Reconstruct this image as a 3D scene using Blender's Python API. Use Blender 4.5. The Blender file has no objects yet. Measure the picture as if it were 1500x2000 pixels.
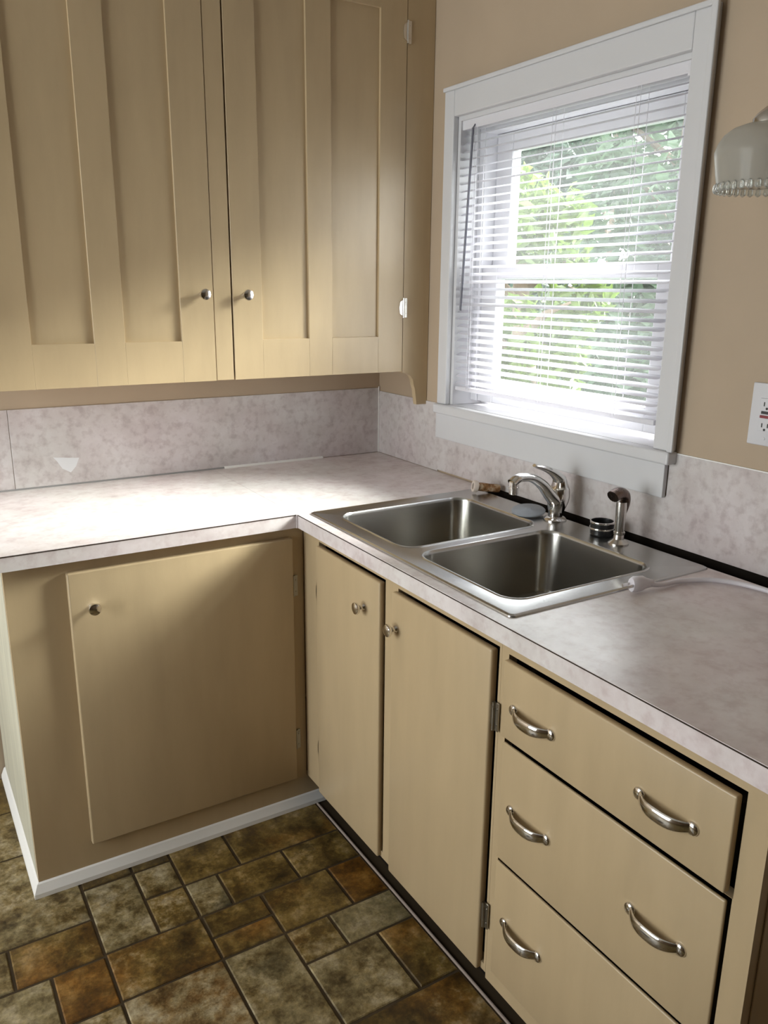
import bpy, bmesh, math, random
from mathutils import Vector, Matrix

random.seed(7)
PI = math.pi
SC = bpy.context.scene
COL = SC.collection

# ------------------------------------------------------------------ camera
cam_data = bpy.data.cameras.new('camera')
cam = bpy.data.objects.new('camera', cam_data)
COL.objects.link(cam)
_r = Vector((0.85333, -0.52127, 0.01035))
_d = Vector((-0.12907, -0.23043, -0.96449))
_f = Vector((0.50514, 0.82169, -0.26391))
_m = Matrix(((_r.x, -_d.x, -_f.x), (_r.y, -_d.y, -_f.y), (_r.z, -_d.z, -_f.z)))
cam.matrix_world = Matrix.Translation((-1.5355, -2.5384, 1.491)) @ _m.to_4x4()
cam_data.sensor_fit = 'HORIZONTAL'
cam_data.sensor_width = 36.0
cam_data.lens = 36.0 * 1597.1 / 1500.0
cam_data.clip_start = 0.02
cam_data.clip_end = 200
SC.camera = cam

# ------------------------------------------------------------------ sky, light, exposure
SC.view_settings.view_transform = 'Standard'
SC.view_settings.look = 'None'
SC.view_settings.gamma = 1.0
SC.view_settings.use_curve_mapping = False
SC.view_settings.exposure = 0.2

world = bpy.data.worlds.new('overcast_sky')
SC.world = world
world.use_nodes = True
wn, wl = world.node_tree.nodes, world.node_tree.links
wn.clear()
w_out = wn.new('ShaderNodeOutputWorld')
w_bg = wn.new('ShaderNodeBackground')
w_bg.inputs['Color'].default_value = (0.98, 0.965, 1.0, 1)
w_bg.inputs['Strength'].default_value = 8.5
wl.new(w_bg.outputs[0], w_out.inputs[0])

sun_data = bpy.data.lights.new('hazy_sun', 'SUN')       # bright patch of thin cloud, very soft
sun_data.energy = 27.0
sun_data.angle = math.radians(28)
sun_data.color = (1.0, 0.985, 0.96)
sun = bpy.data.objects.new('hazy_sun', sun_data)
COL.objects.link(sun)
sun.rotation_euler = Vector((-0.80, 0.29, -0.49)).to_track_quat('-Z', 'Y').to_euler()

def portal(name, loc, rot, sx, sy):
    l = bpy.data.lights.new(name, 'AREA')
    l.shape = 'RECTANGLE'; l.size = sx; l.size_y = sy
    l.cycles.is_portal = True
    o = bpy.data.objects.new(name, l)
    o.location = loc; o.rotation_euler = rot
    COL.objects.link(o)
    return o
# portals only steer sky sampling into the window openings
portal('portal', (0.17, -0.848, 1.56), (0, PI/2, 0), 0.84, 0.84)      # kitchen window
portal('portal', (-3.32, -0.95, 1.325), (0, -PI/2, 0), 1.85, 1.6)       # room's other window
SC.cycles.max_bounces = 10
SC.cycles.diffuse_bounces = 6
SC.cycles.transparent_max_bounces = 16
SC.cycles.sample_clamp_indirect = 6.0

# ------------------------------------------------------------------ materials
def new_mat(name):
    m = bpy.data.materials.new(name); m.use_nodes = True
    nt = m.node_tree
    return m, nt, nt.nodes, nt.links, nt.nodes['Principled BSDF']

def coords(n, l, scale=(1, 1, 1), kind='Object'):
    tc = n.new('ShaderNodeTexCoord')
    mp = n.new('ShaderNodeMapping')
    mp.inputs['Scale'].default_value = scale
    l.new(tc.outputs[kind], mp.inputs[0])
    return mp.outputs[0]

def noise(n, l, vec, scale, detail=4, rough=0.55):
    t = n.new('ShaderNodeTexNoise')
    t.inputs['Scale'].default_value = scale
    t.inputs['Detail'].default_value = detail
    t.inputs['Roughness'].default_value = rough
    l.new(vec, t.inputs['Vector'])
    return t.outputs['Fac']

def ramp(n, l, fac, stops):
    r = n.new('ShaderNodeValToRGB')
    e = r.color_ramp.elements
    e[0].position, e[0].color = stops[0][0], (*stops[0][1], 1)
    e[1].position, e[1].color = stops[-1][0], (*stops[-1][1], 1)
    for p, c in stops[1:-1]:
        k = e.new(p); k.color = (*c, 1)
    l.new(fac, r.inputs[0])
    return r.outputs[0]

def mixc(n, l, fac, a, b, mode='MIX'):
    x = n.new('ShaderNodeMix'); x.data_type = 'RGBA'; x.blend_type = mode
    for s, v in ((x.inputs[0], fac), (x.inputs[6], a), (x.inputs[7], b)):
        if hasattr(v, 'is_linked'): l.new(v, s)
        elif isinstance(v, (int, float)): s.default_value = v
        else: s.default_value = (*v, 1)
    return x.outputs[2]

def bump(n, l, h, b, strength=0.1, dist=0.002):
    k = n.new('ShaderNodeBump')
    k.inputs['Strength'].default_value = strength
    k.inputs['Distance'].default_value = dist
    l.new(h, k.inputs['Height']); l.new(k.outputs[0], b.inputs['Normal'])

def painted(name, c, rough=0.4, var=0.06, spec=0.5, grain=(1, 1, 1), bs=0.08):
    m, nt, n, l, b = new_mat(name)
    v = coords(n, l, grain)
    f = noise(n, l, v, 3.0, 5)
    lo = tuple(x * (1 - var) for x in c); hi = tuple(min(1, x * (1 + var)) for x in c)
    l.new(ramp(n, l, f, [(0.3, lo), (0.7, hi)]), b.inputs['Base Color'])
    b.inputs['Roughness'].default_value = rough
    b.inputs['Specular IOR Level'].default_value = spec
    bump(n, l, noise(n, l, v, 90, 3), b, bs, 0.001)
    return m

def metal(name, c, rough, brushed=None, var=0.12):
    m, nt, n, l, b = new_mat(name)
    b.inputs['Metallic'].default_value = 1
    v = coords(n, l, brushed or (1, 1, 1))
    f = noise(n, l, v, 40, 4)
    l.new(ramp(n, l, f, [(0.3, tuple(x * (1 - var) for x in c)), (0.7, c)]), b.inputs['Base Color'])
    mr = n.new('ShaderNodeMapRange')
    mr.inputs[1].default_value = 0.3; mr.inputs[2].default_value = 0.7
    mr.inputs[3].default_value = rough * (1 - var); mr.inputs[4].default_value = rough * (1 + var)
    l.new(f, mr.inputs[0]); l.new(mr.outputs[0], b.inputs['Roughness'])
    return m

TAN = (0.475, 0.36, 0.215)
M = {}
M['cabinet'] = painted('cabinet_paint', TAN, 0.32, 0.05, 0.5, (6, 6, 1.2))
M['inside'] = painted('cabinet_inside', (0.10, 0.075, 0.045), 0.8)
M['wall'] = painted('wall_paint', (0.43, 0.335, 0.24), 0.6, 0.04, 0.3)
M['ceiling'] = painted('ceiling_paint', (0.52, 0.50, 0.46), 0.8, 0.03, 0.2)
M['white'] = painted('white_gloss_paint', (0.60, 0.597, 0.61), 0.33, 0.03)
M['vinyl'] = painted('white_vinyl', (0.62, 0.615, 0.64), 0.35, 0.02)
M['dark'] = painted('dark_base', (0.012, 0.009, 0.007), 0.9, 0.2, 0.1)  # foot boards, and the shade painted into the gap behind the counter
M['seam'] = painted('dark_laminate_seam', (0.035, 0.022, 0.014), 0.6, 0.2, 0.2)
M['caulk'] = painted('white_caulk', (0.82, 0.81, 0.78), 0.5, 0.03)
M['edging'] = painted('worn_edging', (0.36, 0.29, 0.25), 0.6)
M['pale'] = painted('pale_brushed_paint', (0.52, 0.50, 0.40), 0.5, 0.14, 0.4, (1, 9, 1))
M['chip'] = painted('chipped_laminate', (0.655, 0.655, 0.665), 0.5)
M['joint'] = painted('grey_joint', (0.26, 0.25, 0.245), 0.7)
M['trim'] = painted('bright_white_trim_paint', (0.83, 0.82, 0.80), 0.4)
M['cord'] = painted('cord_plastic', (0.74, 0.71, 0.76), 0.4, 0.03)
M['black'] = painted('black_plastic', (0.012, 0.012, 0.013), 0.35, 0.1)
M['red'] = painted('red_plastic', (0.22, 0.012, 0.02), 0.4, 0.1)
M['wand'] = painted('smoky_plastic', (0.14, 0.14, 0.17), 0.25, 0.05)
M['stopper'] = painted('grey_rubber', (0.33, 0.36, 0.40), 0.5, 0.06)
M['chrome'] = metal('chrome', (0.84, 0.82, 0.80), 0.13)
M['nickel'] = metal('satin_nickel', (0.74, 0.71, 0.67), 0.24)
M['hinge'] = metal('old_hinge_steel', (0.42, 0.40, 0.36), 0.3)
M['steel'] = metal('stainless_steel', (0.54, 0.54, 0.53), 0.25, (.3, 6, 1), .05)
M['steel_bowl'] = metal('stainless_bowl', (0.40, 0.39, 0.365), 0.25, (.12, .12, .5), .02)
M['bark'] = painted('bark', (0.12, 0.09, 0.065), 0.9, 0.3)
M['lawn'] = painted('lawn', (0.025, 0.04, 0.014), 0.9, 0.3)

def laminate(name, gain, dark):
    m, nt, n, l, b = new_mat(name)
    v = coords(n, l)
    a = noise(n, l, v, 9, 6, 0.65)
    c = noise(n, l, v, 38, 4, 0.6)
    d = noise(n, l, v, 3.1, 3)
    base = ramp(n, l, a, [(0.32, (0.555, 0.505, 0.495)), (0.5, (0.63, 0.59, 0.582)), (0.68, (0.69, 0.66, 0.655))])
    spot = ramp(n, l, c, [(0.33, (dark, dark * .945, dark * .945)), (0.52, (1, 1, 1))])
    x = mixc(n, l, 0.85, base, spot, 'MULTIPLY')
    tint = ramp(n, l, d, [(0.35, (1.0, 0.965, 0.985)), (0.65, (0.975, 1.0, 0.985))])
    l.new(mixc(n, l, 1.0, mixc(n, l, 1.0, x, tint, 'MULTIPLY'), (gain, gain * .985, gain * .98), 'MULTIPLY'), b.inputs['Base Color'])
    b.inputs['Roughness'].default_value = 0.27
    bump(n, l, c, b, 0.02, 0.0008)
    return m
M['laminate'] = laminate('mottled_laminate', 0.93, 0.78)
M['worktop'] = laminate('brightened_worktop_laminate', 1.14, 0.88)  # backsplash laminate brightened in colour, standing in for light falling on the worktop

def slate():
    # one material for all floor tiles; each tile's object colour carries (grey share, rust share, lightness)
    m, nt, n, l, b = new_mat('slate_look_tile')
    v = coords(n, l, (1, 1, 1))
    oi = n.new('ShaderNodeObjectInfo')
    sep = n.new('ShaderNodeSeparateColor'); l.new(oi.outputs['Color'], sep.inputs[0])
    add = n.new('ShaderNodeVectorMath'); add.operation = 'ADD'
    comb = n.new('ShaderNodeCombineXYZ')
    mul = n.new('ShaderNodeMath'); mul.operation = 'MULTIPLY'; mul.inputs[1].default_value = 40
    l.new(oi.outputs['Random'], mul.inputs[0]); l.new(mul.outputs[0], comb.inputs[2])
    l.new(v, add.inputs[0]); l.new(comb.outputs[0], add.inputs[1])
    p = add.outputs[0]
    a = noise(n, l, p, 10, 10, 0.74)
    c = noise(n, l, p, 60, 6, 0.75)
    d = noise(n, l, p, 6, 4, 0.6)
    e = noise(n, l, p, 20, 5, 0.7)
    brown = ramp(n, l, a, [(0.28, (0.012, 0.007, 0.002)), (0.43, (0.075, 0.045, 0.009)), (0.54, (0.175, 0.115, 0.030)), (0.70, (0.40, 0.30, 0.155))])
    rust = ramp(n, l, a, [(0.3, (0.020, 0.008, 0.002)), (0.5, (0.155, 0.066, 0.008)), (0.70, (0.36, 0.19, 0.045))])
    grey = ramp(n, l, a, [(0.3, (0.075, 0.055, 0.018)), (0.5, (0.235, 0.19, 0.095)), (0.70, (0.46, 0.39, 0.265))])
    def gate(val, share):
        s = n.new('ShaderNodeMath'); s.operation = 'ADD'; l.new(val, s.inputs[0]); l.new(share, s.inputs[1])
        mr = n.new('ShaderNodeMapRange'); mr.inputs[1].default_value = 0.85; mr.inputs[2].default_value = 1.12
        l.new(s.outputs[0], mr.inputs[0]); return mr.outputs[0]
    x = mixc(n, l, gate(d, sep.outputs[1]), brown, rust)
    x = mixc(n, l, gate(e, sep.outputs[0]), x, grey)
    x = mixc(n, l, 0.8, x, ramp(n, l, c, [(0.32, (0.42, 0.38, 0.32)), (0.52, (1, 1, 1)), (0.70, (1.45, 1.4, 1.3))]), 'MULTIPLY')
    x = mixc(n, l, 1.0, x, ramp(n, l, noise(n, l, p, 4.5, 5, 0.65), [(0.30, (0.16, 0.17, 0.15)), (0.44, (1, 1, 1))]), 'MULTIPLY')
    l.new(x, b.inputs['Base Color'])
    b.inputs['Roughness'].default_value = 0.42
    mr = n.new('ShaderNodeMapRange'); mr.inputs[3].default_value = 0.3; mr.inputs[4].default_value = 0.6
    l.new(c, mr.inputs[0]); l.new(mr.outputs[0], b.inputs['Roughness'])
    bump(n, l, a, b, 0.35, 0.004)
    return m
M['tile'] = slate()
M['grout'] = painted('grout', (0.052, 0.036, 0.02), 0.8, 0.25, 0.2)

def slat_mat():
    m, nt, n, l, b = new_mat('white_blind_slat')
    b.inputs['Base Color'].default_value = (0.82, 0.81, 0.85, 1)
    b.inputs['Roughness'].default_value = 0.4
    tr = n.new('ShaderNodeBsdfTranslucent'); tr.inputs[0].default_value = (0.82, 0.81, 0.85, 1)
    mx = n.new('ShaderNodeMixShader'); mx.inputs[0].default_value = 0.22
    out = n['Material Output']
    l.new(b.outputs[0], mx.inputs[1]); l.new(tr.outputs[0], mx.inputs[2]); l.new(mx.outputs[0], out.inputs[0])
    bump(n, l, noise(n, l, coords(n, l), 60, 2), b, 0.02, 0.0005)
    return m
M['slat'] = slat_mat()

def pane_mat():
    m, nt, n, l, b = new_mat('window_glass')
    fr0 = n.new('ShaderNodeLayerWeight'); fr0.inputs[0].default_value = 0.5
    pw = n.new('ShaderNodeMath'); pw.operation = 'POWER'; pw.inputs[1].default_value = 4.0
    l.new(fr0.outputs['Facing'], pw.inputs[0])
    fr = n.new('ShaderNodeMapRange'); fr.inputs[3].default_value = 0.03; fr.inputs[4].default_value = 0.9
    l.new(pw.outputs[0], fr.inputs[0])
    tp = n.new('ShaderNodeBsdfTransparent'); tp.inputs[0].default_value = (0.95, 0.98, 0.965, 1)
    gl = n.new('ShaderNodeBsdfGlossy'); gl.inputs['Roughness'].default_value = 0.02
    df = n.new('ShaderNodeBsdfTranslucent'); df.inputs[0].default_value = (0.9, 0.95, 0.92, 1)
    film = n.new('ShaderNodeMixShader')
    f = noise(n, l, coords(n, l), 2.0, 3)
    mr = n.new('ShaderNodeMapRange'); mr.inputs[3].default_value = 0.008; mr.inputs[4].default_value = 0.024
    l.new(f, mr.inputs[0]); l.new(mr.outputs[0], film.inputs[0])
    l.new(tp.outputs[0], film.inputs[1]); l.new(df.outputs[0], film.inputs[2])
    mx = n.new('ShaderNodeMixShader')
    l.new(fr.outputs[0], mx.inputs[0]); l.new(film.outputs[0], mx.inputs[1]); l.new(gl.outputs[0], mx.inputs[2])
    l.new(mx.outputs[0], n['Material Output'].inputs[0])
    return m
M['pane'] = pane_mat()

def shade_mat():
    m, nt, n, l, b = new_mat('frosted_lamp_glass')
    b.inputs['Base Color'].default_value = (0.60, 0.60, 0.57, 1)
    b.inputs['Roughness'].default_value = 0.22
    tp = n.new('ShaderNodeBsdfTransparent'); tp.inputs[0].default_value = (0.92, 0.92, 0.9, 1)
    tr = n.new('ShaderNodeBsdfTranslucent'); tr.inputs[0].default_value = (0.8, 0.8, 0.76, 1)
    a = n.new('ShaderNodeMixShader'); a.inputs[0].default_value = 0.45
    c = n.new('ShaderNodeMixShader')
    mr = n.new('ShaderNodeMapRange'); mr.inputs[3].default_value = 0.32; mr.inputs[4].default_value = 0.42
    l.new(noise(n, l, coords(n, l), 8, 2), mr.inputs[0]); l.new(mr.outputs[0], c.inputs[0])
    l.new(b.outputs[0], a.inputs[1]); l.new(tr.outputs[0], a.inputs[2])
    l.new(a.outputs[0], c.inputs[1]); l.new(tp.outputs[0], c.inputs[2])
    l.new(c.outputs[0], n['Material Output'].inputs[0])
    return m
M['shade'] = shade_mat()

def clear_mat():
    m, nt, n, l, b = new_mat('clear_ribbed_glass')
    b.inputs['Base Color'].default_value = (0.93, 0.95, 0.92, 1)
    b.inputs['Roughness'].default_value = 0.08
    b.inputs['Transmission Weight'].default_value = 0.85
    bump(n, l, noise(n, l, coords(n, l), 50, 2), b, 0.05, 0.001)
    return m
M['clear'] = clear_mat()

def leaf_mat(name, lo, hi):
    m, nt, n, l, b = new_mat(name)
    f = noise(n, l, coords(n, l), 1.6, 4, 0.7)
    c = ramp(n, l, f, [(0.35, lo), (0.65, hi)])
    l.new(c, b.inputs['Base Color']); b.inputs['Roughness'].default_value = 0.5
    tr = n.new('ShaderNodeBsdfTranslucent'); l.new(c, tr.inputs[0])
    mx = n.new('ShaderNodeMixShader'); mx.inputs[0].default_value = 0.45
    l.new(b.outputs[0], mx.inputs[1]); l.new(tr.outputs[0], mx.inputs[2])
    l.new(mx.outputs[0], n['Material Output'].inputs[0])
    return m
M['leaf_bright'] = leaf_mat('bright_leaf', (0.05, 0.085, 0.014), (0.10, 0.15, 0.03))
M['leaf_mid'] = leaf_mat('mid_leaf', (0.032, 0.064, 0.034), (0.075, 0.125, 0.07))
M['leaf_dark'] = leaf_mat('deep_leaf', (0.026, 0.052, 0.036), (0.062, 0.102, 0.07))

def rusty():
    m, nt, n, l, b = new_mat('rust_stained_pipe')
    f = noise(n, l, coords(n, l), 60, 5, 0.7)
    l.new(ramp(n, l, f, [(0.35, (0.06, 0.028, 0.008)), (0.5, (0.28, 0.13, 0.04)), (0.65, (0.55, 0.42, 0.28))]), b.inputs['Base Color'])
    b.inputs['Roughness'].default_value = 0.6
    bump(n, l, f, b, 0.4, 0.002)
    return m
M['rusty'] = rusty()
M['ivory'] = painted('ivory_plastic', (0.72, 0.62, 0.54), 0.5, 0.06)

# ------------------------------------------------------------------ mesh helpers
def box(bm, x0, x1, y0, y1, z0, z1, r=0.0, seg=2):
    if x0 > x1: x0, x1 = x1, x0
    if y0 > y1: y0, y1 = y1, y0
    if z0 > z1: z0, z1 = z1, z0
    vs = [bm.verts.new((x, y, z)) for z in (z0, z1) for y in (y0, y1) for x in (x0, x1)]
    fs = [bm.faces.new([vs[i] for i in q]) for q in ((0, 2, 3, 1), (4, 5, 7, 6), (0, 1, 5, 4), (2, 6, 7, 3), (0, 4, 6, 2), (1, 3, 7, 5))]
    if r > 0:
        es = list({e for f in fs for e in f.edges})
        bmesh.ops.bevel(bm, geom=es, offset=r, segments=seg, affect='EDGES', profile=0.5)
    return bm

def basis(axis):
    w = Vector(axis).normalized()
    u = w.cross(Vector((0, 0, 1)) if abs(w.z) < 0.9 else Vector((1, 0, 0))).normalized()
    return u, w.cross(u), w

def lathe(bm, prof, origin, axis=(0, 0, 1), n=24, cap0=True, cap1=True, sx=1.0):
    u, v, w = basis(axis); o = Vector(origin)
    rings = []
    for r, h in prof:
        rings.append([bm.verts.new(o + w * h + u * (r * sx * math.cos(2 * PI * k / n)) + v * (r * math.sin(2 * PI * k / n))) for k in range(n)])
    for a, b in zip(rings, rings[1:]):
        for k in range(n):
            bm.faces.new((a[k], a[(k + 1) % n], b[(k + 1) % n], b[k]))
    if cap0: bm.faces.new(list(reversed(rings[0])))
    if cap1: bm.faces.new(rings[-1])
    return bm

def smooth_path(pts, sub=6):
    P = [Vector(p) for p in pts]; out = []
    for i in range(len(P) - 1):
        p0 = P[max(i - 1, 0)]; p1 = P[i]; p2 = P[i + 1]; p3 = P[min(i + 2, len(P) - 1)]
        for k in range(sub):
            t = k / sub
            out.append(0.5 * ((2 * p1) + (p2 - p0) * t + (2 * p0 - 5 * p1 + 4 * p2 - p3) * t * t + (3 * p1 - p0 - 3 * p2 + p3) * t ** 3))
    out.append(P[-1])
    return out

def tube(bm, pts, rad, n=10, flat=None, up=None):
    """tube through pts; rad a number or list, flat = (side, up) factors, up = fixed 'side' reference"""
    P = [Vector(p) for p in pts]
    if not isinstance(rad, (list, tuple)): rad = [rad] * len(P)
    rings = []; side = None
    for i, p in enumerate(P):
        t = (P[min(i + 1, len(P) - 1)] - P[max(i - 1, 0)]).normalized()
        if up is not None: s = Vector(up)
        elif side is None: s = t.cross(Vector((0, 0, 1))) if abs(t.z) < 0.95 else t.cross(Vector((1, 0, 0)))
        else: s = side
        s = (s - t * s.dot(t)).normalized(); side = s
        q = t.cross(s)
        fa, fb = flat or (1, 1)
        rings.append([bm.verts.new(p + s * (rad[i] * fa * math.cos(2 * PI * k / n)) + q * (rad[i] * fb * math.sin(2 * PI * k / n))) for k in range(n)])
    for a, b in zip(rings, rings[1:]):
        for k in range(n):
            bm.faces.new((a[k], a[(k + 1) % n], b[(k + 1) % n], b[k]))
    bm.faces.new(list(reversed(rings[0]))); bm.faces.new(rings[-1])
    return bm

def prism(bm, pts, a, b, axis='y'):
    """extrude a 2-D outline between a and b along axis (y: pts are x,z; x: pts are y,z; z: pts are x,y)"""
    def P(p, t):
        return {'y': (p[0], t, p[1]), 'x': (t, p[0], p[1]), 'z': (p[0], p[1], t)}[axis]
    A = [bm.verts.new(P(p, a)) for p in pts]; B = [bm.verts.new(P(p, b)) for p in pts]
    bm.faces.new(A); bm.faces.new(list(reversed(B)))
    k = len(pts)
    for i in range(k):
        bm.faces.new((A[i], B[i], B[(i + 1) % k], A[(i + 1) % k]))
    return bm

def obj(name, bm, mat, parent=None, smooth=None, label=None):
    """link bm as one mesh object; meshes are drawn in world coordinates"""
    bmesh.ops.recalc_face_normals(bm, faces=bm.faces)
    me = bpy.data.meshes.new(name)
    bm.to_mesh(me); bm.free()
    for m in (mat if isinstance(mat, (list, tuple)) else [mat]):
        me.materials.append(M[m])
    if smooth:
        me.shade_smooth(); me.set_sharp_from_angle(angle=math.radians(smooth))
    o = bpy.data.objects.new(name, me)
    COL.objects.link(o)
    if parent is not None:
        o.parent = parent
        o.matrix_parent_inverse = world_of(parent).inverted()
    if label: o['label'] = label
    return o

def world_of(o):
    m = Matrix.LocRotScale(o.location, o.rotation_euler, o.scale)
    if o.parent: m = world_of(o.parent) @ o.matrix_parent_inverse @ m
    return m

def thing(name, label, cat, loc, group=None):
    o = bpy.data.objects.new(name, None)
    o.empty_display_size = 0.05
    COL.objects.link(o); o.location = loc
    o['label'] = label; o['category'] = cat
    if group: o['group'] = group
    return o

def tag(o, label, cat, group=None):
    o['label'] = label; o['category'] = cat
    if group: o['group'] = group
    return o

def struct(o): o['kind'] = 'structure'; return o
def NB(): return bmesh.new()
def B(*a, **k): return box(bmesh.new(), *a, **k)

# ------------------------------------------------------------------ room shell
XL, YF, ZC = -3.3, -6.0, 2.44
floor = struct(obj('floor', B(XL, 0.0, YF, 0.0, -0.06, -0.0035), 'grout'))
ceiling = struct(obj('ceiling', B(XL - .12, .15, YF - .12, .12, ZC, ZC + 0.1), 'ceiling'))
struct(obj('wall_back', B(XL - .12, .15, 0.0, 0.12, -0.06, ZC), 'wall'))
struct(obj('wall_front', B(XL - .12, .15, YF - .12, YF, -0.06, ZC), 'wall'))
WY0, WY1, WZ0, WZ1 = -1.268, -0.430, 1.125, 1.977      # kitchen window opening
WT = 0.15
bm = NB()
box(bm, 0, WT, YF, WY0, -.06, ZC); box(bm, 0, WT, WY1, 0, -.06, ZC)
box(bm, 0, WT, WY0, WY1, -.06, WZ0); box(bm, 0, WT, WY0, WY1, WZ1, ZC)
struct(obj('wall_right', bm, 'wall'))
LY0, LY1, LZ0, LZ1 = -1.75, -0.15, 0.40, 2.25              # the room's other window, out of frame on the left
bm = NB()
box(bm, XL - .12, XL, YF, LY0, -.06, ZC); box(bm, XL - .12, XL, LY1, 0, -.06, ZC)
box(bm, XL - .12, XL, LY0, LY1, -.06, LZ0); box(bm, XL - .12, XL, LY0, LY1, LZ1, ZC)
struct(obj('wall_left', bm, 'wall'))

# floor tiles: modular slate pattern, every tile its own piece
tiles = [  # x0, x1, y0, y1, grey, rust
    (-1.263, -1.135, -.885, -.645, .55, .1), (-1.135, -1.034, -.757, -.645, .45, .2), (-1.135, -1.034, -.885, -.757, .35, .3),
    (-1.263, -1.135, -.645, -.40, .3, .3), (-1.135, -1.034, -.645, -.40, .2, .2),
    (-1.263, -1.034, -1.037, -.885, .28, .48), (-1.263, -1.034, -1.262, -1.037, .5, .5),
    (-1.034, -.878, -.757, -.56, .15, .2), (-1.034, -.947, -.885, -.757, .55, .1), (-.947, -.763, -.885, -.757, .15, .3),
    (-1.034, -.878, -.965, -.885, .15, .35), (-1.034, -.878, -1.037, -.965, .1, .45), (-1.034, -.878, -1.338, -1.037, .55, .15),
    (-.878, -.583, -.757, -.56, .25, .3), (-.763, -.583, -.885, -.757, .05, .2),
    (-.878, -.688, -1.037, -.885, .12, .25), (-.688, -.583, -1.037, -.885, 0.0, .62),
    (-.878, -.763, -1.147, -1.037, .4, .25), (-.763, -.583, -1.147, -1.037, .72, .0),
    (-.878, -.688, -1.338, -1.147, .55, .15), (-.688, -.583, -1.338, -1.147, .25, .4),
    (-.878, -.583, -1.50, -1.338, .3, .4), (-1.034, -.878, -1.50, -1.338, .4, .3),
    (-1.263, -1.034, -1.50, -1.262, .3, .4),
    (-1.52, -1.263, -.757, -.42, .5, .25), (-1.454, -1.263, -.89, -.757, .22, .45), (-1.61, -1.454, -.89, -.757, .45, .2),
    (-1.381, -1.263, -1.04, -.89, .2, .6), (-1.61, -1.381, -1.12, -.89, .6, .1), (-1.381, -1.263, -1.30, -1.04, .45, .3),
    (-1.61, -1.381, -1.30, -1.12, .3, .3), (-1.52, -1.36, -.42, -.20, .45, .1), (-1.72, -1.52, -.757, -.42, .4, .3),
    (-1.72, -1.52, -.42, -.20, .3, .3), (-1.72, -1.36, -.20, -.004, .3, .3),
]
def fill(x0, x1, y0, y1):
    # the same modules laid in rows for the rest of the floor
    out = []; y = y1
    while y > y0 + .02:
        h = random.choice((.115, .15, .23)); yb = max(y0, y - h)
        if yb - y0 < .06: yb = y0
        x = x0
        while x < x1 - .02:
            w = random.choice((.115, .15, .23, .27)); xb = min(x1, x + w)
            if x1 - xb < .07: xb = x1
            out.append((x, xb, yb, y, random.uniform(.2, .6), random.uniform(.1, .5))); x = xb
        y = yb
    return out
tiles += fill(-1.61, -.583, -2.3, -1.50) + fill(-.583, -.02, -2.6, -2.035)
unit = {}
G = 0.0035
for x0, x1, y0, y1, gr, ru in tiles:
    key = (round(x1 - x0, 3), round(y1 - y0, 3))
    if key not in unit:
        hx, hy = key[0] / 2 - G, key[1] / 2 - G
        t = NB()
        c = 0.0025
        lo = [t.verts.new((sx * hx, sy * hy, -.0065)) for sx, sy in ((-1, -1), (1, -1), (1, 1), (-1, 1))]
        md = [t.verts.new((sx * hx, sy * hy, -.0022)) for sx, sy in ((-1, -1), (1, -1), (1, 1), (-1, 1))]
        hi = [t.verts.new((sx * (hx - c), sy * (hy - c), 0)) for sx, sy in ((-1, -1), (1, -1), (1, 1), (-1, 1))]
        for a, b in ((lo, md), (md, hi)):
            for k in range(4): t.faces.new((a[k], a[(k + 1) % 4], b[(k + 1) % 4], b[k]))
        t.faces.new(hi)
        me = bpy.data.meshes.new('tile'); t.to_mesh(me); t.free(); me.materials.append(M['tile']); unit[key] = me
    o = bpy.data.objects.new('tile', unit[key]); COL.objects.link(o)
    o.location = ((x0 + x1) / 2, (y0 + y1) / 2, random.uniform(-.0006, .0004))
    o.parent = floor; o.color = (gr, ru, 0, 1)
# beyond the pattern (out of the photograph) the floor is one tiled sheet of the same look
bm = NB()
for a in ((XL, -1.72, YF, 0), (-1.72, -1.61, YF, -.757), (-1.61, -.02, YF, -2.6), (-1.61, -.583, -2.6, -2.3)):
    box(bm, a[0], a[1], a[2], a[3], -.005, -.0008)
o = obj('tile_sheet', bm, 'tile', floor); o.color = (.45, .3, 0, 1)
obj('edging_bead', B(-.5825, -.578, -2.03, -.62, -.004, .003, .001), 'edging', floor, label='thin pale edging along the cabinet foot')

# ------------------------------------------------------------------ small hardware
def knob_bm(p, d):
    return lathe(NB(), [(.0085, 0), (.0085, .002), (.0055, .005), (.005, .012), (.0085, .0155), (.0135, .019), (.0152, .0225), (.0140, .0265), (.008, .029), (.002, .0295)], p, d, 20)

def hinge_bm(kind, p, h=.06):
    x, y, z = p; bm = NB()
    if kind == 'back':      # on a face looking toward -y
        lathe(bm, [(.0035, -h / 2), (.0035, h / 2)], (x, y - .003, z), (0, 0, 1), 10)
        box(bm, x + .003, x + .013, y - .0022, y + .001, z - h / 2, z + h / 2, .0006, 1)
        prism(bm, [(x - .002, z - h * .42), (x - .013, z - h * .3), (x - .016, z), (x - .013, z + h * .3), (x - .002, z + h * .42)], y - .0022, y + .0005, 'y')
        for s in (-1, 1): lathe(bm, [(.0022, 0), (.0014, .0012)], (x + .008, y - .0022, z + s * h * .28), (0, -1, 0), 8)
    else:                   # on a face looking toward -x
        lathe(bm, [(.0038, -h / 2), (.0038, h / 2)], (x - .003, y, z), (0, 0, 1), 10)
        box(bm, x - .0022, x + .001, y - .013, y - .003, z - h / 2, z + h / 2, .0006, 1)
        prism(bm, [(y + .002, z - h * .42), (y + .012, z - h * .3), (y + .014, z), (y + .012, z + h * .3), (y + .002, z + h * .42)], x - .0022, x + .0005, 'x')
        for s in (-1, 1): lathe(bm, [(.0022, 0), (.0014, .0012)], (x - .0022, y - .008, z + s * h * .28), (-1, 0, 0), 8)
    return bm

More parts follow.
